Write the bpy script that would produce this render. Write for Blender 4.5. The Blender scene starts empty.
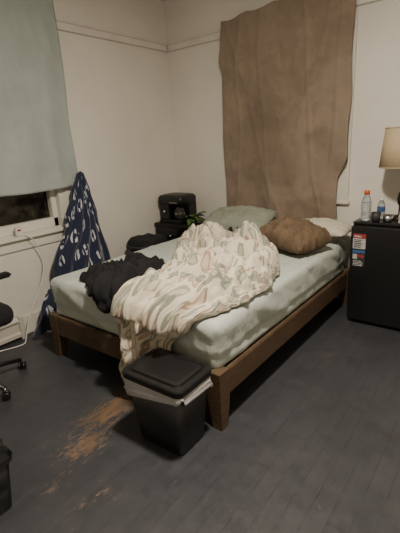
import bpy, bmesh, math, random, time
from mathutils import Vector, Matrix, noise, Euler
random.seed(4)
T0=time.time()
sc=bpy.context.scene
col=sc.collection

# ---------------------------------------------------------------- materials
def srgb(r,g,b):
    f=lambda c:(c/255/12.92) if c/255<=0.04045 else ((c/255+0.055)/1.055)**2.4
    return (f(r),f(g),f(b),1)
class NT:
    def __init__(s,name):
        s.m=bpy.data.materials.new(name); s.m.use_nodes=True
        s.t=s.m.node_tree; s.t.nodes.clear()
        s.out=s.n('ShaderNodeOutputMaterial'); s.b=s.n('ShaderNodeBsdfPrincipled')
        s.l(s.b.outputs[0],s.out.inputs[0])
    def n(s,t,**k):
        x=s.t.nodes.new(t)
        for a,b in k.items(): setattr(x,a,b)
        return x
    def l(s,a,b): s.t.links.new(a,b)
    def setb(s,k,v): s.b.inputs[k].default_value=v
    def coord(s,kind='Object',scale=(1,1,1),rot=(0,0,0)):
        c=s.n('ShaderNodeTexCoord'); m=s.n('ShaderNodeMapping')
        m.inputs['Scale'].default_value=scale; m.inputs['Rotation'].default_value=rot
        s.l(c.outputs[kind],m.inputs[0]); return m.outputs[0]
    def noise(s,v,scale,detail=4,rough=.55,dist=0,out='Fac'):
        x=s.n('ShaderNodeTexNoise'); x.inputs['Scale'].default_value=scale
        x.inputs['Detail'].default_value=detail; x.inputs['Roughness'].default_value=rough
        x.inputs['Distortion'].default_value=dist
        s.l(v,x.inputs['Vector']); return x.outputs[out]
    def ramp(s,f,stops,interp='LINEAR'):
        r=s.n('ShaderNodeValToRGB'); r.color_ramp.interpolation=interp
        e=r.color_ramp.elements
        while len(e)<len(stops): e.new(.5)
        for i,(p,c) in enumerate(stops):
            e[i].position=p; e[i].color=c if not isinstance(c,(int,float)) else (c,c,c,1)
        s.l(f,r.inputs[0]); return r.outputs[0]
    def mix(s,f,a,b,mode='MIX'):
        x=s.n('ShaderNodeMix',data_type='RGBA',blend_type=mode)
        for i,v in ((0,f),(6,a),(7,b)):
            if isinstance(v,bpy.types.NodeSocket): s.l(v,x.inputs[i])
            else: x.inputs[i].default_value=v
        return x.outputs[2]
    def math(s,op,a,b=0,c=0):
        x=s.n('ShaderNodeMath',operation=op)
        for i,v in enumerate((a,b,c)):
            if isinstance(v,bpy.types.NodeSocket): s.l(v,x.inputs[i])
            else: x.inputs[i].default_value=v
        return x.outputs[0]
    def bump(s,h,st=.3,d=.01):
        x=s.n('ShaderNodeBump'); x.inputs['Strength'].default_value=st; x.inputs['Distance'].default_value=d
        s.l(h,x.inputs['Height']); s.l(x.outputs[0],s.b.inputs['Normal'])
def simple(name,c,rough=.6,var=.12,nscale=8,bump=0,bscale=60,bd=.004,metal=0,sheen=0,spec=None,detail=4):
    t=NT(name); v=t.coord()
    n=t.noise(v,nscale,detail)
    lo=tuple(x*(1-var) for x in c[:3])+(1,); hi=tuple(min(1,x*(1+var)) for x in c[:3])+(1,)
    t.l(t.ramp(n,[(.3,lo),(.7,hi)]),t.b.inputs['Base Color'])
    t.setb('Roughness',rough); t.setb('Metallic',metal)
    if spec is not None: t.setb('Specular IOR Level',spec)
    if sheen: t.setb('Sheen Weight',sheen)
    if bump: t.bump(t.noise(v,bscale,3),bump,bd)
    return t.m
M={}
M['wall']=simple('wall_paint',srgb(214,209,199),.55,.05,1.6,.35,22,.006)
M['ceil']=simple('ceiling_paint',srgb(225,220,212),.8,.03,2)
M['trim']=simple('trim_paint',srgb(211,206,196),.45,.05,5,.1,30,.003)
M['black']=simple('black_plastic',srgb(20,20,21),.42,.15,20,.1,200,.001)
M['blackgloss']=simple('black_gloss',srgb(14,14,15),.22,.1,20)
M['blackcloth']=simple('black_cloth',srgb(17,17,20),.95,.3,30,.4,300,.002)
M['fridge']=simple('fridge_black',srgb(15,15,16),.38,.12,60,.25,420,.0006)
M['chrome']=simple('chrome',srgb(190,190,190),.25,.05,5,metal=1)
M['smoke']=simple('smoked_glass',srgb(50,48,46),.12,.2,12)
M['whiteplastic']=simple('white_plastic',srgb(215,212,205),.4,.04,6)
M['sage']=simple('sage_pillowcase',srgb(136,141,126),.9,.08,6,.3,40,.004)
M['cream']=simple('cream_pillowcase',srgb(192,186,168),.9,.06,6,.3,40,.004)
M['brownp']=simple('brown_pillowcase',srgb(98,80,60),.88,.2,9,.5,30,.008)
M['orange']=simple('orange_cap',srgb(210,90,30),.4,.05)
M['red']=simple('red_ink',srgb(140,45,48),.5,.25,60)
M['blue']=simple('blue_ink',srgb(50,80,125),.5,.25,60)
M['paper']=simple('paper',srgb(165,163,160),.6,.3,90)
M['green']=simple('leaf_green',srgb(84,112,58),.5,.3,20)
M['darkgrey']=simple('dark_grey',srgb(40,40,43),.6,.2)
M['heater']=simple('heater_enamel',srgb(190,184,173),.45,.06,6)
M['brass']=simple('lamp_metal',srgb(60,52,44),.35,.1,metal=.8)
M['terracotta']=simple('pot',srgb(50,45,42),.6,.1)

def m_floor():
    t=NT('painted_floorboards'); c=t.n('ShaderNodeTexCoord'); sx=t.n('ShaderNodeSeparateXYZ'); t.l(c.outputs['Object'],sx.inputs[0])
    x=t.math('DIVIDE',sx.outputs[0],.083)
    fr=t.math('FRACT',x); fl=t.math('FLOOR',x)
    d=t.math('ABSOLUTE',t.math('SUBTRACT',fr,.5))
    gap=t.math('GREATER_THAN',d,.482)
    wn=t.n('ShaderNodeTexWhiteNoise',noise_dimensions='1D'); t.l(fl,wn.inputs['W'])
    yy=t.math('ADD',t.math('DIVIDE',sx.outputs[1],1.3),t.math('MULTIPLY',wn.outputs['Value'],3.7))
    bj=t.math('GREATER_THAN',t.math('ABSOLUTE',t.math('SUBTRACT',t.math('FRACT',yy),.5)),.4988)
    gap=t.math('MAXIMUM',gap,bj)
    v=t.coord('Object',(1,1,1)); vs=t.coord('Object',(14,1.3,1))
    gapn=t.ramp(t.noise(v,5,4,.6),[(.4,.1),(.62,1)])
    n1=t.noise(v,2.4,6,.6); n2=t.noise(vs,3,5,.6)
    base=t.ramp(n1,[(.3,srgb(48,49,53)),(.7,srgb(64,64,67))])
    base=t.mix(t.math('MULTIPLY',wn.outputs['Value'],.15),base,srgb(44,45,49))
    base=t.mix(t.math('MULTIPLY',t.ramp(n2,[(.5,0),(.75,1)]),.18),base,srgb(77,76,77))
    n4=t.noise(v,22,6,.7,.6)
    base=t.mix(t.math('MULTIPLY',t.ramp(n4,[(.64,0),(.70,1)]),.4),base,srgb(106,101,97))
    tot=None
    for cx,cy,rx,ry,k in ((-1.74,1.26,.15,.32,1),(-1.63,1.0,.13,.24,.85),(-1.60,1.48,.13,.12,.7),(-1.52,.74,.12,.14,.5),(-1.28,.84,.10,.10,.5),(-1.32,.70,.07,.10,.5),(-.9,2.6,.3,.3,.25)):
        ax=t.math('DIVIDE',t.math('SUBTRACT',sx.outputs[0],cx),rx)
        ay=t.math('DIVIDE',t.math('SUBTRACT',sx.outputs[1],cy),ry)
        r=t.math('SQRT',t.math('ADD',t.math('MULTIPLY',ax,ax),t.math('MULTIPLY',ay,ay)))
        q=t.math('MULTIPLY',t.math('MAXIMUM',t.math('SUBTRACT',1.35,r),0),k)
        tot=q if tot is None else t.math('MAXIMUM',tot,q)
    n3=t.noise(t.coord('Object',(2.6,1,1)),14,9,.78,.5)
    msum=t.math('ADD',t.math('MULTIPLY',tot,.235),n3)
    mask=t.ramp(msum,[(.675,0),(.725,1)])
    wood=t.ramp(n2,[(.35,srgb(86,68,51)),(.65,srgb(124,97,72))])
    rim=t.ramp(msum,[(.60,0),(.69,1)])
    base=t.mix(t.math('MULTIPLY',rim,.4),base,srgb(82,72,64))
    base=t.mix(t.math('MULTIPLY',mask,.82),base,wood)
    base=t.mix(t.math('MULTIPLY',t.math('MULTIPLY',gap,gapn),.55),base,srgb(20,19,20))
    t.l(base,t.b.inputs['Base Color'])
    rr=t.ramp(t.noise(v,12,5,.65),[(.3,.33),(.7,.55)])
    t.l(rr,t.b.inputs['Roughness'])
    h=t.math('SUBTRACT',t.math('ADD',t.math('MULTIPLY',n4,.25),t.math('MULTIPLY',n2,.3)),t.math('ADD',t.math('MULTIPLY',gap,.3),t.math('MULTIPLY',mask,.25)))
    t.bump(h,.5,.005); return t.m
M['floor']=m_floor()
def m_wood():
    t=NT('walnut_wood'); v=t.coord('Object',(1.2,1.2,9)); n=t.noise(v,7,6,.6,1.0)
    t.l(t.ramp(n,[(.3,srgb(62,48,35)),(.55,srgb(84,66,48)),(.75,srgb(102,82,61))]),t.b.inputs['Base Color'])
    t.setb('Roughness',.5); t.bump(n,.15,.002); return t.m
M['wood']=m_wood()
def m_sheet(name,c,stain=None,bs=.35,bd=.02):
    t=NT(name); v=t.coord(); n=t.noise(v,2.2,5,.6,.3)
    lo=tuple(x*.9 for x in c[:3])+(1,)
    r=t.ramp(n,[(.35,lo),(.65,c)])
    if stain:
        r=t.mix(t.math('MULTIPLY',t.ramp(t.noise(v,2.3,7,.65,.5),[(.46,0),(.66,1)]),.6),r,stain)
        # soiled blotch on the middle / lower part of the cloth
        sp=t.n('ShaderNodeSeparateXYZ'); t.l(v,sp.inputs[0])
        a=t.math('DIVIDE',t.math('SUBTRACT',sp.outputs[0],-2.0),.42); b_=t.math('DIVIDE',t.math('SUBTRACT',sp.outputs[2],1.45),.62)
        rr=t.math('SQRT',t.math('ADD',t.math('MULTIPLY',a,a),t.math('MULTIPLY',b_,b_)))
        rr=t.math('ADD',rr,t.math('MULTIPLY',t.math('SUBTRACT',t.noise(v,5,5,.6),.5),1.4))
        r=t.mix(t.math('MULTIPLY',t.ramp(rr,[(.3,1),(1.1,0)]),.5),r,stain)
        r=t.mix(t.math('MULTIPLY',t.ramp(t.noise(v,26,4,.6),[(.68,0),(.72,1)]),.3),r,srgb(172,158,140))
    t.l(r,t.b.inputs['Base Color']); t.setb('Roughness',.85); t.setb('Sheen Weight',.1)
    w=t.noise(t.coord('Object',(1,1,.6)),9,4,.6,1.2)
    t.bump(w,bs,bd); return t.m
M['bedsheet']=m_sheet('mint_fitted_sheet',srgb(184,192,183),None,.4,.02)
M['curtain']=m_sheet('taupe_curtain_fabric',srgb(136,120,103),srgb(98,84,70),.4)
M['winsheet']=m_sheet('pale_teal_sheet',srgb(162,171,166),srgb(143,151,145),.3)
def m_winsheet():
    t=NT('pale_teal_sheet_plain'); v=t.coord(); n=t.noise(v,2.2,5,.6,.3)
    t.l(t.ramp(n,[(.35,srgb(148,158,152)),(.65,srgb(162,171,166))]),t.b.inputs['Base Color']); t.setb('Roughness',.85)
    t.bump(t.noise(t.coord('Object',(1,1,.6)),9,4,.6,1.2),.3,.02); return t.m
M['winsheet']=m_winsheet()
def m_comf():
    t=NT('floral_comforter_fabric'); uv0=t.coord('UV',(1,1,1))
    vm=t.n('ShaderNodeVectorMath',operation='MULTIPLY_ADD'); t.l(t.noise(uv0,5,2,.5,0,'Color'),vm.inputs[0]); vm.inputs[1].default_value=(.12,.12,0); t.l(uv0,vm.inputs[2])
    def leaves(scale,rot,thr,sx_=2.4):
        m=t.n('ShaderNodeMapping'); m.inputs['Scale'].default_value=(scale*sx_,scale,1); m.inputs['Rotation'].default_value=(0,0,rot); t.l(vm.outputs[0],m.inputs[0])
        ns=t.n('ShaderNodeTexVoronoi'); ns.inputs['Scale'].default_value=1; ns.inputs['Randomness'].default_value=.95
        t.l(m.outputs[0],ns.inputs['Vector'])
        m1=t.math('LESS_THAN',ns.outputs['Distance'],thr); m0=t.math('LESS_THAN',ns.outputs['Distance'],thr*.66)
        sp=t.n('ShaderNodeSeparateColor'); t.l(ns.outputs['Color'],sp.inputs[0])
        pick=t.math('GREATER_THAN',sp.outputs[0],.35)
        return t.math('MULTIPLY',m1,pick),t.math('MULTIPLY',m0,pick)
    r=srgb(203,192,172)
    for sc_,ro,c1,c2,th in ((7,.5,srgb(104,112,92),srgb(176,174,150),.42),(6.5,1.7,srgb(150,118,98),srgb(198,178,156),.36),(8,2.6,srgb(106,110,100),srgb(154,156,138),.38),(7.5,1.1,srgb(132,130,112),srgb(196,184,164),.36)):
        a,b=leaves(sc_,ro,th)
        r=t.mix(t.math('MULTIPLY',a,.8),r,c1); r=t.mix(t.math('MULTIPLY',b,.8),r,c2)
    t.l(r,t.b.inputs['Base Color']); t.setb('Roughness',.9); t.setb('Sheen Weight',.1)
    t.bump(t.noise(uv0,16,3,.5,.8),.5,.02); return t.m
M['comf']=m_comf()
def m_navy():
    t=NT('navy_logo_fleece'); v=t.coord('UV',(5.2,5.2,1),(0,0,.35))
    ns=t.n('ShaderNodeTexVoronoi'); ns.inputs['Scale'].default_value=1; ns.inputs['Randomness'].default_value=.3
    t.l(v,ns.inputs['Vector'])
    nz=t.noise(v,5,3,.6); d=t.math('ADD',ns.outputs['Distance'],t.math('MULTIPLY',t.math('SUBTRACT',nz,.5),.12))
    ring=t.math('MULTIPLY',t.math('GREATER_THAN',d,.20),t.math('LESS_THAN',d,.33))
    dot=t.math('LESS_THAN',d,.11)
    wv=t.n('ShaderNodeTexWave'); wv.inputs['Scale'].default_value=1.1; wv.inputs['Distortion'].default_value=3; t.l(v,wv.inputs['Vector'])
    cut=t.math('GREATER_THAN',wv.outputs['Fac'],.42)
    m=t.math('MULTIPLY',t.math('MAXIMUM',ring,dot),cut)
    t.l(t.mix(m,srgb(22,30,56),srgb(180,182,186)),t.b.inputs['Base Color'])
    t.setb('Roughness',.95); t.setb('Sheen Weight',.3); t.bump(t.noise(t.coord('UV'),60,3),.3,.004); return t.m
M['navy']=m_navy()
def m_glass():
    t=NT('night_window_glass'); v=t.coord(); n=t.noise(v,7,5,.7,.5)
    t.l(t.ramp(n,[(.45,srgb(16,17,16)),(.60,srgb(36,34,28)),(.72,srgb(70,62,48))]),t.b.inputs['Base Color'])
    t.setb('Roughness',.08); return t.m
M['glass']=m_glass()
def m_bag():
    t=NT('plastic_bag'); t.setb('Base Color',srgb(200,198,196)); t.setb('Roughness',.3); t.setb('Transmission Weight',.3)
    t.bump(t.noise(t.coord(),40,4,.6,1),.6,.01); return t.m
M['bag']=m_bag()
def m_shade():
    t=NT('lampshade_linen'); v=t.coord('Object',(1,1,1)); n=t.noise(v,120,2)
    t.l(t.ramp(n,[(.3,srgb(166,148,118)),(.7,srgb(186,168,138))]),t.b.inputs['Base Color']); t.setb('Roughness',.9)
    return t.m
M['shade']=m_shade()
def m_clear():
    t=NT('clear_bottle'); t.setb('Base Color',srgb(210,215,220)); t.setb('Roughness',.1); t.setb('Transmission Weight',.7); return t.m
M['clear']=m_clear()
def m_emit(name,c,s):
    t=NT(name); t.setb('Base Color',c); t.setb('Emission Color',c); t.setb('Emission Strength',s); return t.m

# ---------------------------------------------------------------- mesh helpers
class MB:
    def __init__(s,name): s.name=name; s.bm=bmesh.new(); s.mats=[]; s.uv=s.bm.loops.layers.uv.new('UVMap')
    def mi(s,m):
        m=M[m] if isinstance(m,str) else m
        if m not in s.mats: s.mats.append(m)
        return s.mats.index(m)
    def add(s,verts,faces,mat,smooth=False,uvs=None):
        i=s.mi(mat); vs=[s.bm.verts.new(v) for v in verts]
        for f in faces:
            try: fc=s.bm.faces.new([vs[k] for k in f])
            except ValueError: continue
            fc.material_index=i; fc.smooth=smooth
            if uvs:
                for lp,k in zip(fc.loops,f): lp[s.uv].uv=uvs[k]
        return vs
    def box(s,lo,hi,mat,bev=0,rot=None,seg=2):
        b=bmesh.new(); bmesh.ops.create_cube(b,size=1)
        c=[(lo[i]+hi[i])/2 for i in range(3)]; d=[hi[i]-lo[i] for i in range(3)]
        for v in b.verts: v.co=Vector((v.co.x*d[0],v.co.y*d[1],v.co.z*d[2]))
        if bev: bmesh.ops.bevel(b,geom=b.edges[:],offset=bev,segments=seg,affect='EDGES')
        R=rot.to_matrix() if rot else Matrix.Identity(3)
        vs=[R@v.co+Vector(c) for v in b.verts]; b.verts.index_update()
        s.add(vs,[[v.index for v in f.verts] for f in b.faces],mat,False); b.free()
    def loft(s,rings,mat,cap=(True,True),smooth=True):
        n=len(rings[0]); vs=[p for r in rings for p in r]; fs=[]
        for i in range(len(rings)-1):
            for j in range(n):
                k=(j+1)%n; fs.append((i*n+j,i*n+k,(i+1)*n+k,(i+1)*n+j))
        if cap[0]: fs.append(tuple(reversed(range(n))))
        if cap[1]: fs.append(tuple((len(rings)-1)*n+j for j in range(n)))
        s.add(vs,fs,mat,smooth)
    def lathe(s,prof,c,mat,n=28,axis='Z',smooth=True,cap=(True,True)):
        rings=[]
        for r,z in prof:
            ring=[]
            for j in range(n):
                a=2*math.pi*j/n; p=(r*math.cos(a),r*math.sin(a),z)
                if axis=='X': p=(p[2],p[0],p[1])
                if axis=='Y': p=(p[1],p[2],p[0])
                ring.append((c[0]+p[0],c[1]+p[1],c[2]+p[2]))
            rings.append(ring)
        s.loft(rings,mat,cap,smooth)
    def tube(s,pts,r,mat,n=10):
        pts=[Vector(p) for p in pts]; rings=[]
        for i,p in enumerate(pts):
            d=(pts[min(i+1,len(pts)-1)]-pts[max(i-1,0)]).normalized()
            a=d.cross(Vector((0,0,1)))
            if a.length<.01: a=d.cross(Vector((1,0,0)))
            a.normalize(); b=d.cross(a); rr=r[i] if isinstance(r,(list,tuple)) else r
            rings.append([p+a*math.cos(t)*rr+b*math.sin(t)*rr for t in [2*math.pi*j/n for j in range(n)]])
        s.loft(rings,mat)
    def done(s,parent=None,mods=()):
        bmesh.ops.recalc_face_normals(s.bm,faces=s.bm.faces[:])
        me=bpy.data.meshes.new(s.name); s.bm.to_mesh(me); s.bm.free()
        for m in s.mats: me.materials.append(m)
        o=bpy.data.objects.new(s.name,me); col.objects.link(o)
        if parent: o.parent=parent
        for k,v in mods:
            md=o.modifiers.new(k,k)
            for a,b in v.items(): setattr(md,a,b)
        return o
def rrect(cx,cy,z,w,d,r,n=5,rot=0):
    out=[]
    for q,(sx,sy) in enumerate(((1,1),(-1,1),(-1,-1),(1,-1))):
        for i in range(n+1):
            a=math.pi/2*(q+i/n); x=sx*(w/2-r)+r*math.cos(a); y=sy*(d/2-r)+r*math.sin(a)
            out.append((cx+x*math.cos(rot)-y*math.sin(rot),cy+x*math.sin(rot)+y*math.cos(rot),z))
    return out
def roundbox(dims,r,step,fn=None):
    n=[max(2,int(d/step)) for d in dims]
    vmap={}; faces=[]
    def vert(p):
        k=tuple(round(x,5) for x in p)
        if k not in vmap: vmap[k]=len(vmap)
        return vmap[k]
    for ax in range(3):
        u,w=(ax+1)%3,(ax+2)%3
        for sgn in (-1,1):
            for i in range(n[u]):
                for j in range(n[w]):
                    q=[]
                    for a,c in ((i,j),(i+1,j),(i+1,j+1),(i,j+1)):
                        p=[0,0,0]; p[ax]=sgn*dims[ax]/2; p[u]=-dims[u]/2+dims[u]*a/n[u]; p[w]=-dims[w]/2+dims[w]*c/n[w]
                        q.append(vert(p))
                    faces.append(q if sgn>0 else q[::-1])
    vs=[]
    for k in vmap:
        inner=Vector([max(-dims[i]/2+r,min(dims[i]/2-r,k[i])) for i in range(3)])
        d=Vector(k)-inner; nn=d.normalized() if d.length>1e-6 else Vector((0,0,1))
        p=inner+nn*r if d.length>1e-6 else inner
        if fn: p=fn(p,nn)
        vs.append(p)
    return vs,faces
def N(x,y=0,z=0): return noise.noise(Vector((x,y,z)))
def empty(name,loc=(0,0,0)):
    e=bpy.data.objects.new(name,None); col.objects.link(e); e.location=loc; return e
def lerp(a,b,t): return a+(b-a)*t
def sstep(t): t=max(0,min(1,t)); return t*t*(3-2*t)
def pl(pts,t):
    for (t0,a),(t1,b_) in zip(pts,pts[1:]):
        if t<=t1:
            k=(t-t0)/(t1-t0) if t1>t0 else 0
            return a+(b_-a)*sstep(k)
    return pts[-1][1]

# ---------------------------------------------------------------- room
XL,YB,XR,YF,H=-3.2,3.66,1.3,-1.5,2.95
b=MB('floor'); b.box((XL-.15,YF-.15,-.1),(XR+.15,YB+.15,0),'floor'); b.done()
b=MB('ceiling'); b.box((XL-.15,YF-.15,H),(XR+.15,YB+.15,H+.1),'ceil'); b.done()
w1=(1.05,2.05,.86,2.35)
b=MB('wall_left')
b.box((XL-.15,YF-.15,0),(XL,w1[0],H),'wall'); b.box((XL-.15,w1[1],0),(XL,YB+.15,H),'wall')
b.box((XL-.15,w1[0],0),(XL,w1[1],w1[2]),'wall'); b.box((XL-.15,w1[0],w1[3]),(XL,w1[1],H),'wall'); b.done()
w2=(-2.28,-1.30,.95,2.35)
b=MB('wall_back')
b.box((XL,YB,0),(w2[0],YB+.15,H),'wall'); b.box((w2[1],YB,0),(XR+.15,YB+.15,H),'wall')
b.box((w2[0],YB,0),(w2[1],YB+.15,w2[2]),'wall'); b.box((w2[0],YB,w2[3]),(w2[1],YB+.15,H),'wall'); b.done()
b=MB('wall_right'); b.box((XR,YF,0),(XR+.15,YB,H),'wall'); b.done()
b=MB('wall_front'); b.box((XL,YF-.15,0),(XR+.15,YF,H),'wall'); b.done()
b=MB('trim_1')
b.box((XL,YF,2.475),(XL+.018,YB,2.56),'trim',.004); b.box((XL,YF,2.535),(XL+.035,YB,2.56),'trim',.006); b.box((XL,YF,2.475),(XL+.026,YB,2.49),'trim',.004); b.done()
b=MB('trim_2')
b.box((XL+.03,YB-.018,2.475),(XR,YB,2.56),'trim',.004); b.box((XL+.03,YB-.035,2.535),(XR,YB,2.56),'trim',.006); b.box((XL+.03,YB-.026,2.475),(XR,YB,2.49),'trim',.004); b.done()
b=MB('baseboard_back'); b.box((XL,YB-.02,0),(XR,YB,.17),'trim',.005); b.done()
b=MB('baseboard_left'); b.box((XL,YF,0),(XL+.02,YB-.02,.17),'trim',.005); b.done()
b=MB('baseboard_right'); b.box((XR-.02,YF,0),(XR,YB-.02,.17),'trim',.005); b.done()
def window_left():
    b=MB('window_1'); y0,y1,z0,z1=w1; x=XL
    b.box((x-.1,y0,z0),(x-.09,y1,z1),'glass')
    b.box((x,y1,z0-.02),(x+.022,y1+.11,z1+.1),'trim',.004); b.box((x,y0-.11,z0-.02),(x+.022,y0,z1+.1),'trim',.004)
    b.box((x,y0-.11,z1),(x+.026,y1+.11,z1+.12),'trim',.004)
    for a,c in ((y0,y0+.05),(y1-.05,y1)): b.box((x-.09,a,z0),(x-.03,c,z1),'trim',.004)
    b.box((x-.09,y0,z0),(x-.03,y1,z0+.085),'trim',.006)
    b.box((x-.09,y0,1.6),(x-.03,y1,1.66),'trim',.004); b.box((x-.09,y0,z1-.05),(x-.03,y1,z1),'trim',.004)
    b.box((x-.09,y0-.13,z0-.035),(x+.055,y1+.13,z0-.005),'trim',.006)
    b.box((x,y0-.1,z0-.125),(x+.018,y1+.1,z0-.035),'trim',.004)
    b.done()
window_left()
def window_back():
    b=MB('window_2'); x0,x1,z0,z1=w2; y=YB
    b.box((x0,y+.09,z0),(x1,y+.1,z1),'glass')
    b.box((x1,y-.022,z0-.02),(x1+.11,y,z1+.1),'trim',.004); b.box((x1+.11,y-.032,z0-.02),(x1+.135,y,z1+.1),'trim',.004)
    b.box((x0-.1,y-.022,z0-.02),(x0,y,z1+.1),'trim',.004)
    b.box((x0-.1,y-.024,z1),(x1+.13,y,z1+.11),'trim',.004)
    for a,c in ((x0,x0+.05),(x1-.05,x1)): b.box((a,y+.03,z0),(c,y+.09,z1),'trim',.004)
    b.box((x0,y+.03,z0),(x1,y+.09,z0+.08),'trim'); b.box((x0,y+.03,1.6),(x1,y+.09,1.66),'trim')
    b.box((x0-.12,y-.04,z0-.035),(x1+.15,y+.09,z0-.005),'trim',.005)
    b.done()
window_back()

# ---------------------------------------------------------------- hung cloths
def sheet(name,P,nu,nv,mat,uvs=(1,1),thick=.004,extra=()):
    b=MB(name); vs=[];uv=[];fs=[]
    for j in range(nv+1):
        for i in range(nu+1):
            u,v=i/nu,j/nv; vs.append(P(u,v)); uv.append((u*uvs[0],v*uvs[1]))
    for j in range(nv):
        for i in range(nu):
            a=j*(nu+1)+i; fs.append((a,a+1,a+nu+2,a+nu+1))
    b.add(vs,fs,mat,True,uv)
    return b.done(mods=[('SOLIDIFY',dict(thickness=thick,offset=0))]+list(extra))
def Pw(u,v):
    y=lerp(.75,2.25+.012*math.sin(v*7),u); top=2.74-.02*math.sin(u*9); bot=1.205+.02*math.sin(u*5+1)+.03*(u-.6)
    z=lerp(top,bot,v)
    f=.008*math.sin(y*19+2*N(y*2,z*1.5))*(.3+v)+.016*N(y*4,z*1.8,3)+.008*N(y*13+z*2,z*5,5)
    return (XL+.055+f+.02*v,y,z)
sheet('window_sheet',Pw,90,90,'winsheet')
def crease(p,w): return math.exp(-(p/w)**2)
def Pc(u,v):
    z0=lerp(2.70,.74,v)
    # right edge: wide upper part, slanting in below 1.38 m to the narrower lower part
    xr=pl([(.74,-1.235),(1.12,-1.245),(1.34,-1.165),(1.6,-1.16),(2.2,-1.17),(2.72,-1.165)],z0)+.005*math.sin(z0*11)
    xl=pl([(.74,-2.42),(1.5,-2.43),(2.2,-2.42),(2.36,-2.455),(2.5,-2.44),(2.72,-2.42)],z0)
    x=lerp(xl,xr,u)
    tacks=abs(math.sin(u*math.pi*4.5))
    top=lerp(2.60,2.71,u)-.018*tacks; bot=.74+.02*math.sin(u*8)
    z=lerp(top,bot,v)
    f=.006*math.sin(x*20+3*N(x*2,z*.8))*(.1+.9*v)+.020*N(x*2.4+z*.8,z*1.3,7)+.010*N(x*6,z*4,2)+.005*N(x*14,z*11,5)
    f+=.010*math.sin(u*math.pi*9)*math.exp(-v*9)
    for cx,w,a,sl in ((-2.25,.02,.007,.06),(-1.98,.02,.006,-.05),(-1.48,.02,.008,-.08),(-1.3,.02,.009,.05),(-1.62,.025,.006,.35),(-2.1,.025,.006,-.3)):
        f-=a*crease(x-cx-.07*N(z*1.6,cx*7)-sl*(z-1.7),w)
    f-=.03*sstep((u-.8)/.2)*sstep((z-1.2)/.15)*sstep((1.9-z)/.4)
    return (x,YB-.09+f,z)
sheet('curtain',Pc,170,170,'curtain')

def Pb(u,v):
    yl=pl([(0,2.20),(.12,2.12),(.3,2.01),(.6,1.80),(.85,1.60),(1,1.50)],v)
    yr=pl([(0,2.28),(.12,2.31),(.3,2.35),(.6,2.40),(.85,2.44),(1,2.46)],v)
    y=lerp(yl,yr,u); z=lerp(1.33,.03,v)+.03*math.sin(u*13)*v-.06*abs(u-.4)*(1-v)
    bulge=lerp(.03,.17,v**.8)*math.sin(math.pi*min(1,max(0,u)))**.6
    ph=u*15+4*N(v*1.2,u*1.5,2)
    f=(.010+.05*v)*(1-abs(math.sin(ph)))**.8*1.2+.03*v*N(u*5,v*3,1)+.012*N(u*14,v*9,4)
    return (XL+.10+.06*v+bulge+f*.8,y+.012*math.sin(ph*2)*v,z)
sheet('navy_blanket',Pb,120,110,'navy',(1.1,1.4),.008)

# ---------------------------------------------------------------- bed
bed=empty('bed')
BX0,BX1,BY0,BY1=-2.64,-1.08,1.47,3.56
b=MB('frame')
for (a0,a1) in (((BX0,BY0),(BX1,BY0+.03)),((BX0,BY1-.03),(BX1,BY1))): b.box((a0[0],a0[1],.185),(a1[0],a1[1],.34),'wood',.006)
b.box((BX0,BY0+.03,.185),(BX0+.03,BY1-.03,.34),'wood',.006); b.box((BX1-.03,BY0+.03,.185),(BX1,BY1-.03,.34),'wood',.006)
b.box((BX0+.03,BY0+.03,.27),(BX1-.03,BY1-.03,.30),'wood')
for lx,sx in ((BX0,1),(BX1,-1)):
    for ly,sy in ((BY0,1),(BY1,-1)):
        r=[]
        for z,w in ((0,.055),(.185,.085),(.345,.085)):
            x0,x1=sorted((lx-sx*.004,lx+sx*w)); y0,y1=sorted((ly-sy*.004,ly+sy*w))
            r.append([(x0,y0,z),(x1,y0,z),(x1,y1,z),(x0,y1,z)])
        b.loft(r,'wood',smooth=False)
b.box((-1.9,1.6,0),(-1.84,1.66,.27),'wood'); b.box((-1.9,2.8,0),(-1.84,2.86,.27),'wood')
b.done(bed)
def fm(p,n):
    q=Vector(p)
    side=1-abs(n.z)
    if abs(n.x)>.3 or abs(n.y)>.3:
        s=p.y if abs(n.x)>.5 else p.x
        q+=n*(.006*math.sin(s*13+p.z*10+2*N(s*2,p.z*3))+.014*N(s*4+p.z*6,p.z*5,1)+.007*N(s*14+p.z*10,p.z*9))*side
        q-=n*.007*math.exp(-(N(s*3.5+p.z*5,p.z*3,4)/.07)**2)*side
        if p.z<-.05: q-=n*.010
    else:
        q.z+=.012*N(p.x*2.2,p.y*2.2)+.006*N(p.x*8+p.y*5,p.y*7,3)-.006*math.exp(-(N(p.x*3,p.y*2.2,8)/.05)**2)-.004*math.exp(-(N(p.x*4+p.y*2,p.y*2.2,18)/.05)**2)
    return q
vs,fs=roundbox((1.52,2.04,.31),.055,.02,fm)
b=MB('mattress'); b.add([v+Vector(((BX0+BX1)/2,(BY0+BY1)/2-.005,.47)) for v in vs],fs,'bedsheet',True); b.done(bed)

# drape mapping: t measured from the foot edge of the mattress (t>0 on top, t<0 down the foot), h = height above the surface
DY,DR,ZT=1.535,.06,.632
def drape(x,t,h):
    if t>=0: return (x,DY+t,ZT+h)
    a=-t/DR
    if a<math.pi/2: return (x,DY-(DR+h)*math.sin(a),ZT-DR+(DR+h)*math.cos(a))
    return (x,DY-DR-h,ZT-DR-(-t-DR*math.pi/2))
def billow(x,y,z): return abs(N(x,y,z))*1.6
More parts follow.
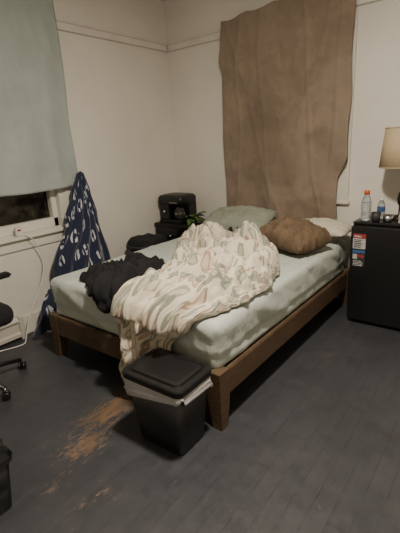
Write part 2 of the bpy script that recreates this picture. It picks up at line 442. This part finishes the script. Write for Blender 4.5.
# ---------------------------------------------------------------- comforter
Lb=[(-.62,-1.76),(-.45,-1.78),(-.15,-1.80),(0,-1.78),(.15,-1.75),(.35,-1.77),(.55,-1.90),(.75,-2.08),(.95,-2.22),(1.1,-2.24),(1.22,-2.12)]
Rb=[(-.62,-1.52),(-.45,-1.52),(-.25,-1.40),(-.1,-1.24),(0,-1.17),(.12,-1.12),(.35,-1.11),(.6,-1.12),(.85,-1.17),(1.0,-1.28),(1.22,-1.75)]
Hh=[(-.62,.022),(-.15,.028),(-.02,.04),(.12,.06),(.35,.08),(.6,.11),(.85,.15),(1.0,.17),(1.22,.13)]
RIDGE=[([(-1.32,1.02),(-1.22,.72),(-1.21,.36),(-1.30,.10),(-1.42,-.12)],.085,.075),
 ([(-2.14,1.10),(-1.95,1.13),(-1.70,1.10),(-1.42,.98)],.11,.09),
 ([(-2.10,.98),(-1.88,.62),(-1.69,.30),(-1.71,.0),(-1.73,-.55)],.065,.065),
 ([(-1.62,.98),(-1.50,.62),(-1.54,.30),(-1.60,.0),(-1.64,-.35)],.075,.07),
 ([(-1.80,.80),(-1.42,.58),(-1.36,.26),(-1.46,.02)],.065,.06),
 ([(-2.14,.86),(-1.90,.92),(-1.60,.76),(-1.28,.78)],.06,.07),
 ([(-1.80,.50),(-1.62,.44),(-1.40,.42),(-1.15,.50)],.05,.055),
 ([(-1.76,.18),(-1.66,.14),(-1.5,.18),(-1.3,.26),(-1.18,.22)],.05,.05),
 ([(-1.98,.72),(-1.80,.66),(-1.66,.52),(-1.62,.30),(-1.62,.10)],.05,.055)]
def ridges(x,t):
    x+=.06*N(x*6,t*6,31); t+=.06*N(x*6,t*6,37)
    tot=0
    for pts,w,a in RIDGE:
        best=9
        for (x0,y0),(x1,y1) in zip(pts,pts[1:]):
            dx,dy=x1-x0,y1-y0; L=dx*dx+dy*dy; k=max(0,min(1,((x-x0)*dx+(t-y0)*dy)/L))
            d=math.hypot(x-x0-k*dx,t-y0-k*dy); best=min(best,d)
        if best<w: tot=max(tot,a*math.sqrt(1-(best/w)**2))
    return tot
T0_,T1_=-.62,1.22
NU,NV=190,270
vs=[];uv=[];fs=[]
for j in range(NV+1):
    for i in range(NU+1):
        s=2*i/NU-1; t=lerp(T0_,T1_,j/NV)
        l=pl(Lb,t)+.06*N(t*5,3.1)+.02*N(t*17,1.1); r=pl(Rb,t)+.06*N(t*5,9.1)+.02*N(t*17,5.1)
        half=(r-l)/2; ss=math.sin(s*math.pi/2)
        x=(l+r)/2+half*ss
        if t<0: x+=.012*math.sin(x*60+t*4)*sstep(-t*4)*(1-abs(s))
        d=min((1-abs(ss))*half*1.0,(T1_-t)*.9,(t-T0_)*1.0+.004)
        e1=min(1,max(0,d/.04)); e=math.sqrt(1-(1-e1)**2)
        big=sstep(d/.2)
        k=sstep((t+.12)/.25)
        wx=x+.14*N(x*3,t*3,11); wt=t+.14*N(x*3,t*3,17)
        f1=billow(wx*5.0,wt*3.2,0); f2=billow(wx*10,wt*8,5); f3=billow(x*24,t*20,9)
        onbed=(.095*f1*big+.042*f2+.010*f3)
        f4=billow(x*13+.6*N(x*3,t*2),t*1.3,3); f5=billow(x*30,t*9,4)
        hang=(.050*f4+.012*f5)
        bin_=sstep((x+1.56)/.05)*sstep((-t-.10)/.08)
        hang*=1-.85*bin_
        rg=ridges(x,t)*(1.1 if t>-.1 else .6)*(1-bin_)
        h=.004+e*(.030*(1-.6*bin_)+rg)+(pl(Hh,t)-.03)*.5*big*k+e*(onbed*k+hang*(1-k))
        x+=.03*N(wx*7,wt*6,21)*big*k
        if t<-.05: h+=.012
        vs.append(drape(x,t,h)); uv.append((i/NU*1.2+.02*N(x*4,t*4),j/NV*2.2))
for j in range(NV):
    for i in range(NU):
        a=j*(NU+1)+i; fs.append((a,a+1,a+NU+2,a+NU+1))
b=MB('comforter'); b.add(vs,fs,'comf',True,uv)
b.done(mods=[('SMOOTH',dict(iterations=2,factor=.5)),('SOLIDIFY',dict(thickness=.006,offset=-1))])

def heap(name,poly,mat,hgt,seed,f=14,nr=44,na=150,base=.003,zoff=0,edge=.018):
    cx=sum(p[0] for p in poly)/len(poly); ct=sum(p[1] for p in poly)/len(poly)
    def rad(a):
        dx,dy=math.cos(a),math.sin(a); best=.01
        for (x0,y0),(x1,y1) in zip(poly,poly[1:]+poly[:1]):
            ex,ey=x1-x0,y1-y0; den=dx*ey-dy*ex
            if abs(den)<1e-9: continue
            tt=((x0-cx)*ey-(y0-ct)*ex)/den; uu=((x0-cx)*dy-(y0-ct)*dx)/den
            if tt>0 and -1e-6<=uu<=1+1e-6: best=max(best,tt)
        return best
    vs=[];fs=[]
    for k in range(na):
        a=2*math.pi*k/na
        R=(rad(a-.05)+rad(a)+rad(a+.05))/3*(1+.16*N(math.cos(a)*3,math.sin(a)*3,seed)+.06*N(math.cos(a)*9,math.sin(a)*9,seed))
        for i in range(nr+1):
            q=math.sin(i/nr*math.pi/2); x=cx+math.cos(a)*R*q; t=ct+math.sin(a)*R*q
            d=(1-q)*R; e=math.sqrt(1-(1-min(1,d/edge))**2)
            fo=billow(x*f+1.5*N(x*5,t*5,seed),t*f*.55,seed)*hgt+billow(x*f*2.3,t*f*2,seed+3)*hgt*.35
            h=base+e*(.012+fo*(.35+.65*sstep(d/.08))+hgt*.35*sstep(d/.1))
            px,py,pz=drape(x,t,h); vs.append((px,py,pz+zoff))
    for k in range(na):
        k2=(k+1)%na
        for i in range(nr): fs.append((k*(nr+1)+i,k*(nr+1)+i+1,k2*(nr+1)+i+1,k2*(nr+1)+i))
    b=MB(name); b.add(vs,fs,mat,True); bmesh.ops.remove_doubles(b.bm,verts=b.bm.verts[:],dist=.0004)
    b.done(mods=[('SMOOTH',dict(iterations=1,factor=.5))])
heap('black_shirt',[(-2.33,.06),(-2.34,.26),(-2.24,.44),(-2.06,.62),(-1.95,.56),(-1.88,.36),(-1.80,.18),(-1.80,-.08),(-1.92,-.18),(-2.05,-.08),(-2.20,-.02)],'blackcloth',.095,2,11)
heap('dark_throw',[(-2.45,1.33),(-2.3,1.50),(-1.9,1.52),(-1.72,1.40),(-1.72,1.27),(-2.0,1.25),(-2.3,1.26)],'blackcloth',.10,7)

# ---------------------------------------------------------------- pillows
def pillow(name,c,dims,mat,rot,seed=0,wr_=1.0,pw=.45):
    n=50; vs=[];fs=[]
    for s in (1,-1):
        for j in range(n+1):
            for i in range(n+1):
                a=math.sin((2*i/n-1)*math.pi/2); d=math.sin((2*j/n-1)*math.pi/2)
                puff=(max(0,(1-a**2))**pw)*(max(0,(1-d**2))**pw)
                sh=1-.07*(a*a*d*d)
                wr=(.10*N(a*3+seed,d*3,seed)+.05*N(a*8+seed,d*8,s)-.10*math.exp(-(N(a*2.3,d*1.6,seed+s)/.06)**2))*wr_
                z=s*(puff*dims[2]/2*(1+wr*1.4))*(1 if s>0 else .6)
                cx=a*dims[0]/2*(1-.05*(1-d*d))*sh; cy=d*dims[1]/2*(1-.06*(1-a*a))*sh
                cx+=.012*N(d*4,seed,a*2); cy+=.012*N(a*4,seed+3,d*2)
                vs.append(Vector((cx,cy,z)))
        o=(0 if s==1 else (n+1)**2)
        for j in range(n):
            for i in range(n):
                q=o+j*(n+1)+i; f=(q,q+1,q+n+2,q+n+1); fs.append(f if s==1 else f[::-1])
    R=rot.to_matrix()
    b=MB(name); b.add([R@v+Vector(c) for v in vs],fs,mat,True); bmesh.ops.remove_doubles(b.bm,verts=b.bm.verts[:],dist=.0005); b.done()
pillow('pillow',(-2.10,3.27,.765),(.72,.44,.23),'sage',Euler((.34,-.02,.05)),1,1.4)
pillow('pillow.001',(-1.33,3.38,.725),(.58,.32,.18),'cream',Euler((.05,0,0)),5)
pillow('throw_pillow',(-1.37,2.97,.735),(.50,.42,.30),'brownp',Euler((.04,.12,-.3)),9,2.2,.36)

# ---------------------------------------------------------------- trash can
def trash():
    e=empty('trash_can'); cx,cy=-1.285,1.295; rt=.02
    b=MB('body')
    b.loft([rrect(cx,cy,0,.29,.20,.03,rot=rt),rrect(cx,cy,.012,.30,.21,.03,rot=rt),rrect(cx,cy,.37,.365,.262,.035,rot=rt)],'black'); b.done(e)
    b=MB('bin_bag'); rings=[]
    for k in range(11):
        t=k/10; base=rrect(cx,cy,lerp(.385,.298,t),.37+.008*t,.268+.008*t,.04,n=14,rot=rt); ring=[]
        for j,p in enumerate(base):
            d=Vector((p[0]-cx,p[1]-cy,0)); d.normalize()
            off=.003+.010*t*(.5+N(p[0]*28,p[1]*28,t))+.010*billow(p[0]*40,p[1]*40,t*3)*(.3+t)
            ring.append(Vector(p)+d*off+Vector((0,0,t*(.075*N(p[0]*9,p[1]*9,4)+.022*N(p[0]*40,p[1]*40,2)))))
        rings.append(ring)
    b.loft(rings,'bag',cap=(False,False)); b.done(e,mods=[('SOLIDIFY',dict(thickness=.0015))])
    b=MB('lid')
    b.loft([rrect(cx,cy,.375,.395,.285,.04,rot=rt),rrect(cx,cy,.405,.40,.29,.04,rot=rt),rrect(cx,cy,.413,.392,.282,.038,rot=rt),rrect(cx,cy,.415,.345,.24,.03,rot=rt),
            rrect(cx,cy,.408,.335,.23,.03,rot=rt),rrect(cx,cy,.408,.325,.22,.03,rot=rt),rrect(cx,cy,.420,.315,.21,.03,rot=rt),rrect(cx,cy,.423,.28,.18,.03,rot=rt)],'black',smooth=False)
    b.done(e)
trash()

# ---------------------------------------------------------------- fridge
def fridge():
    e=empty('mini_fridge'); x0,x1,y0,y1=-.975,-.475,3.165,3.62
    b=MB('cabinet'); b.box((x0,y0+.055,.02),(x1,y1,.845),'fridge',.008)
    for xx in (x0+.04,x1-.04):
        for yy in (y0+.09,y1-.06): b.lathe([(.018,0),(.018,.025)],(xx,yy,0),'black',12)
    b.box((x0-.001,y0+.03,.835),(x1+.001,y1,.852),'black',.006)
    b.done(e)
    b=MB('door'); b.box((x0,y0,.03),(x1,y0+.048,.828),'fridge',.012,seg=3)
    b.box((x0+.015,y0-.008,.79),(x0+.10,y0+.01,.815),'black',.004)
    b.box((x1-.05,y0+.0,.828),(x1-.01,y0+.05,.84),'black',.003)
    b.done(e)
    b=MB('energy_labels'); yy=y0-.0015
    def lab(a,c,z0,z1,m,k=0): b.box((a,yy-.001-.001*k,z0),(c,yy+.002,z1),m)
    # top label: red header, grey text rows
    lab(x0+.022,x0+.118,.645,.765,'paper'); lab(x0+.022,x0+.118,.728,.765,'red',1)
    lab(x0+.030,x0+.085,.738,.750,'paper',2)
    for i in range(5): lab(x0+.030,x0+.030+random.uniform(.05,.08),.712-.014*i,.718-.014*i,'darkgrey',1)
    # lower label: blue header, dark panel, red badge
    lab(x0+.022,x0+.118,.50,.635,'darkgrey'); lab(x0+.022,x0+.118,.610,.635,'blue',1); lab(x0+.026,x0+.060,.560,.600,'paper',1)
    lab(x0+.068,x0+.112,.575,.597,'red',1)
    for i in range(4): lab(x0+.030,x0+.030+random.uniform(.05,.08),.542-.012*i,.547-.012*i,'paper',1)
    b.done(e)
fridge()
def lamp():
    e=empty('table_lamp'); c=(-.69,3.44)
    b=MB('base_and_stem'); b.lathe([(.075,.0),(.078,.008),(.07,.018),(.03,.026),(.012,.035),(.010,.10),(.022,.12),(.028,.16),(.020,.20),(.010,.22),(.009,.40),(.016,.41),(.016,.45),(.004,.455),(.004,.70),(.01,.705),(.006,.72)],(c[0],c[1],.852),'brass'); b.done(e)
    b=MB('shade'); z0,z1=1.25,1.545
    b.lathe([(.178,z0),(.150,z1)],(c[0],c[1],0),'shade',48,cap=(False,False))
    b.lathe([(.180,z0),(.180,z0+.008)],(c[0],c[1],0),'shade',48,cap=(False,False)); b.lathe([(.152,z1-.008),(.152,z1)],(c[0],c[1],0),'shade',48,cap=(False,False))
    for a in range(3):
        an=a*2.094; b.tube([(c[0],c[1],1.535),(c[0]+.15*math.cos(an),c[1]+.15*math.sin(an),1.535)],.002,'brass',6)
    b.done(e,mods=[('SOLIDIFY',dict(thickness=.002))])
lamp()
def bottle(name,x,y,mat,cap,h=.23,r=.034,label=None,z=.852):
    b=MB(name)
    b.lathe([(r*.85,0),(r,.008),(r,h*.25),(r*.93,h*.3),(r,h*.35),(r,h*.62),(r*.85,h*.74),(r*.5,h*.86),(r*.45,h*.9)],(x,y,z),mat,24)
    b.lathe([(r*.56,h*.88),(r*.56,h),(r*.5,h*1.01)],(x,y,z),cap,20)
    if label: b.lathe([(r*1.02,h*.36),(r*1.02,h*.60)],(x,y,z),label,24,cap=(False,False))
    b.done()
bottle('sports_drink_bottle',-.90,3.27,'clear','orange',.235,.037,'paper')
bottle('soda_bottle',-.82,3.40,'clear','whiteplastic',.16,.03,'blue')
def cup(name,x,y,h,r,m,z=.852):
    b=MB(name); b.lathe([(r*.8,0),(r,h),(r*.93,h),(r*.75,.006)],(x,y,z),m,24); b.done()
cup('mug',-.815,3.24,.075,.036,'darkgrey')
cup('snack_tin',-.735,3.27,.05,.038,'chrome')
bottle('pill_bottle',-.63,3.24,'paper','whiteplastic',.09,.025)

# ---------------------------------------------------------------- nightstand + appliance + plant
def nightstand():
    b=MB('nightstand'); x0,x1,y0,y1=-3.17,-2.66,3.20,3.63
    b.box((x0,y0,.655),(x1,y1,.68),'black',.005); b.box((x0+.01,y0+.012,.06),(x1-.01,y1,.655),'black',.003)
    b.box((x0+.02,y0-.002,.47),(x1-.02,y0+.014,.64),'blackgloss',.004); b.box((x0+.02,y0-.002,.27),(x1-.02,y0+.014,.455),'blackgloss',.004)
    b.box((x0+.02,y0-.002,.08),(x1-.02,y0+.014,.255),'blackgloss',.004)
    for z in (.555,.36,.165): b.lathe([(.006,0),(.006,-.015),(.014,-.02),(.012,-.03)],((x0+x1)/2,y0,z),'chrome',14,axis='Y')
    for xx in (x0+.03,x1-.03):
        for yy in (y0+.03,y1-.03): b.lathe([(.015,0),(.02,.06)],(xx,yy,0),'black',10)
    b.done()
nightstand()
def coffee():
    e=empty('coffee_maker'); x0,x1,y0,y1=-3.14,-2.81,3.26,3.54; z=.681
    b=MB('housing')
    def sl(zz,w,d,r): return rrect((x0+x1)/2,(y0+y1)/2,z+zz,w,d,r)
    b.box((x0,y0,z),(x1,y1,z+.035),'black',.008)
    b.box((x0,y0+.14,z+.03),(x1,y1,z+.22),'black',.008)
    b.box((x0,y0+.02,z+.03),(x0+.15,y1,z+.22),'blackgloss',.012)
    b.loft([sl(.20,.34,.28,.03),sl(.27,.345,.285,.03),sl(.295,.32,.26,.04),sl(.305,.26,.20,.05)],'black')
    b.box((x0+.02,y0-.004,z+.215),(x0+.30,y0+.01,z+.255),'blackgloss',.003)
    b.box((x0+.17,y0-.006,z+.222),(x0+.28,y0+.01,z+.228),'chrome',.001)
    b.lathe([(.016,0),(.016,-.015)],(x0+.075,y0+.02,z+.12),'chrome',18,axis='Y')
    b.done(e)
    b=MB('carafe'); b.lathe([(.05,.036),(.062,.06),(.062,.11),(.045,.16),(.048,.17)],(x0+.25,y0+.075,z),'smoke',24)
    b.lathe([(.063,.10),(.063,.108)],(x0+.25,y0+.075,z),'chrome',24,cap=(False,False)); b.tube([(x0+.25,y0+.01,z+.15),(x0+.25,y0-.02,z+.14),(x0+.25,y0-.02,z+.08),(x0+.25,y0+.012,z+.07)],.007,'black',8); b.done(e)
coffee()
def plant():
    e=empty('potted_plant'); c=(-2.715,3.33); z0=.681
    b=MB('pot'); b.lathe([(.032,.0),(.042,.05),(.045,.06),(.039,.06),(.035,.05)],(c[0],c[1],z0),'terracotta'); b.done(e)
    b=MB('leaves')
    for i in range(54):
        a=random.uniform(-1.9,1.2) if i%3 else random.uniform(-3.1,3.1); L=random.uniform(.07,.17 if abs(a)<1.6 else .08); w=.03; up=random.uniform(.1,1.0)
        pts=[];fs=[]
        for k in range(6):
            t=k/5; r=L*t; h=.055+up*L*t-1.0*L*t*t*.5
            ww=w*math.sin(math.pi*min(1,t*.9+.08))
            cx,cy=c[0]+math.cos(a)*r,c[1]+math.sin(a)*r
            pts+= [(cx-math.sin(a)*ww,cy+math.cos(a)*ww,z0+h),(cx,cy,z0+h-.004),(cx+math.sin(a)*ww,cy-math.cos(a)*ww,z0+h)]
        for k in range(5):
            q=k*3; fs+=[(q,q+1,q+4,q+3),(q+1,q+2,q+5,q+4)]
        b.add(pts,fs,'green',True)
    b.done(e)
plant()
def hamper():
    b=MB('laundry_basket'); c=(-2.90,2.80)
    b.lathe([(.15,0),(.165,.02),(.20,.54),(.208,.55),(.208,.57),(.198,.57),(.19,.54),(.175,.46)],(c[0],c[1],0),'darkgrey',36)
    vs,fs=roundbox((.34,.34,.18),.08,.03,lambda p,n:p+n*.03*N(p.x*14,p.y*14,p.z*9))
    b.add([v+Vector((c[0],c[1],.54)) for v in vs],fs,'blackcloth',True); b.done()
hamper()

# ---------------------------------------------------------------- baseboard heater, sill item, cables
b=MB('baseboard_heater'); x=XL+.02
pr=[(0,.03),(0,.20),(.035,.20),(.06,.175),(.06,.16),(.045,.155),(.045,.07),(.062,.06),(.062,.03)]
b.loft([[(x+p[0],yy,p[1]) for p in pr] for yy in (-.4,1.48)],'heater',smooth=False)
for yy in (-.4,1.48): b.box((x,yy-.02,.0),(x+.066,yy+.02,.205),'heater',.003)
b.done()
b=MB('plug_adapter'); b.box((XL+.005,1.60,.857),(XL+.045,1.65,.93),'whiteplastic',.006); b.box((XL+.046,1.612,.90),(XL+.048,1.638,.915),'red'); b.done()
b=MB('power_cord')
pts=[(XL+.05,1.655,.865),(XL+.075,1.70,.83),(XL+.065,1.76,.72),(XL+.065,1.78,.60),(XL+.075,1.70,.40),(XL+.11,1.54,.18),(XL+.14,1.46,.02),(XL+.18,1.42,.008),(XL+.17,1.34,.007),(XL+.13,1.22,.007),(XL+.15,1.05,.007),(XL+.12,.8,.007)]
cp=[]
P=[Vector(p) for p in pts]
for i in range(len(P)-1):
    p0,p1,p2,p3=P[max(i-1,0)],P[i],P[i+1],P[min(i+2,len(P)-1)]
    for k in range(6):
        t=k/6; cp.append(.5*((2*p1)+(p2-p0)*t+(2*p0-5*p1+4*p2-p3)*t*t+(3*p1-p0-3*p2+p3)*t**3))
b.tube(cp,.0045,'whiteplastic',8); b.done()

# ---------------------------------------------------------------- office chair
def chair():
    e=empty('office_chair'); cx,cy=-2.71,.89
    b=MB('base')
    for k in range(5):
        a=.18+k*2*math.pi/5; ca,sa=math.cos(a),math.sin(a)
        b.tube([(cx+ca*.03,cy+sa*.03,.115),(cx+ca*.15,cy+sa*.15,.105),(cx+ca*.32,cy+sa*.32,.075)],[.024,.02,.014],'black',10)
        wx,wy=cx+ca*.32,cy+sa*.32
        b.lathe([(.008,.045),(.008,.08)],(wx,wy,0),'chrome',8)
        for s in (-1,1):
            t=a+.9; ox,oy=-math.sin(t)*.016*s,math.cos(t)*.016*s
            rings=[]
            for o_,r in ((-.009,.022),(-.007,.027),(.007,.027),(.009,.022)):
                rings.append([(wx+ox-math.sin(t)*o_+math.cos(t)*r*math.cos(q),wy+oy+math.cos(t)*o_+math.sin(t)*r*math.cos(q),.0275+r*math.sin(q)) for q in [2*math.pi*j/16 for j in range(16)]])
            b.loft(rings,'black')
    b.lathe([(.035,.09),(.035,.14),(.026,.15),(.026,.30),(.014,.30),(.014,.44),(.06,.445),(.06,.46)],(cx,cy,0),'black',20)
    b.done(e)
    vs,fs=roundbox((.54,.50,.14),.06,.03,lambda p,n:p+Vector((0,0,.012*math.cos(p.x*6)*math.cos(p.y*6))))
    b=MB('seat'); b.add([v+Vector((cx,cy,.515)) for v in vs],fs,'blackcloth',True); b.done(e)
    vs,fs=roundbox((.46,.06,.55),.028,.03,lambda p,n:p+Vector((0,-.06+.25*p.x*p.x,0)))
    b=MB('backrest'); b.add([v+Vector((cx,cy-.24,.90)) for v in vs],fs,'blackcloth',True)
    b.tube([(cx,cy-.1,.46),(cx,cy-.27,.48),(cx,cy-.33,.58),(cx,cy-.32,.82)],.02,'black'); b.done(e)
    b=MB('armrests')
    for s in (-1,1):
        b.tube([(cx+s*.2,cy,.48),(cx+s*.28,cy+.01,.50),(cx+s*.285,cy+.04,.78)],.016,'black')
        b.box((cx+s*.28-.035,cy-.10,.775),(cx+s*.28+.035,cy+.25,.805),'black',.012)
    b.done(e)
chair()
def tote():
    b=MB('storage_bin'); cx,cy=-1.74,.43
    b.loft([rrect(cx,cy,0,.33,.25,.03),rrect(cx,cy,.25,.38,.29,.03)],'black')
    b.loft([rrect(cx,cy,.25,.40,.31,.03),rrect(cx,cy,.275,.41,.32,.035),rrect(cx,cy,.30,.39,.30,.03),rrect(cx,cy,.315,.30,.22,.04)],'blackgloss',smooth=False)
    b.box((cx-.07,cy+.14,.24),(cx+.07,cy+.172,.285),'darkgrey',.005)
    b.done()
tote()

# ---------------------------------------------------------------- light: ceiling fixture
e=empty('ceiling_light'); lx,ly=-.65,1.25
b=MB('fixture_plate'); b.lathe([(.15,H-.025),(.155,H)],(lx,ly,0),'chrome',32); b.done(e)
b=MB('glass_bowl'); b.lathe([(.01,H-.115),(.07,H-.105),(.12,H-.07),(.14,H-.025)],(lx,ly,0),m_emit('warm_bulb_glass',(1,.86,.68,1),3),32); b.done(e)
L=bpy.data.lights.new('ceiling_bulb','AREA'); L.shape='DISK'; L.size=.2; L.energy=98; L.color=(1,.895,.76)
lo=bpy.data.objects.new('bulb',L); lo.location=(lx,ly,H-.125); col.objects.link(lo); lo.parent=e
L2=bpy.data.lights.new('bulb_glow','POINT'); L2.shadow_soft_size=.1; L2.energy=30; L2.color=(1,.895,.76)
lo2=bpy.data.objects.new('bulb_glow',L2); lo2.location=(lx,ly,H-.26); col.objects.link(lo2); lo2.parent=e
w=bpy.data.worlds.new('World'); sc.world=w; w.use_nodes=True
w.node_tree.nodes['Background'].inputs[0].default_value=(.05,.06,.09,1); w.node_tree.nodes['Background'].inputs[1].default_value=.3

# ---------------------------------------------------------------- camera
f=400
Y=Vector((325,140.5,-f)).normalized(); X=Vector((550,-91.5,f)).normalized(); X=(X-Y*X.dot(Y)).normalized(); Z=X.cross(Y)
R=Matrix((X,Y,Z)).to_4x4()
cam=bpy.data.cameras.new('camera'); cam.sensor_fit='AUTO'; cam.sensor_width=36; cam.lens=36*f/533; cam.clip_start=.05
co=bpy.data.objects.new('camera',cam); co.matrix_world=Matrix.Translation((0,0,1.5))@R; col.objects.link(co); sc.camera=co
print('total',time.time()-T0)
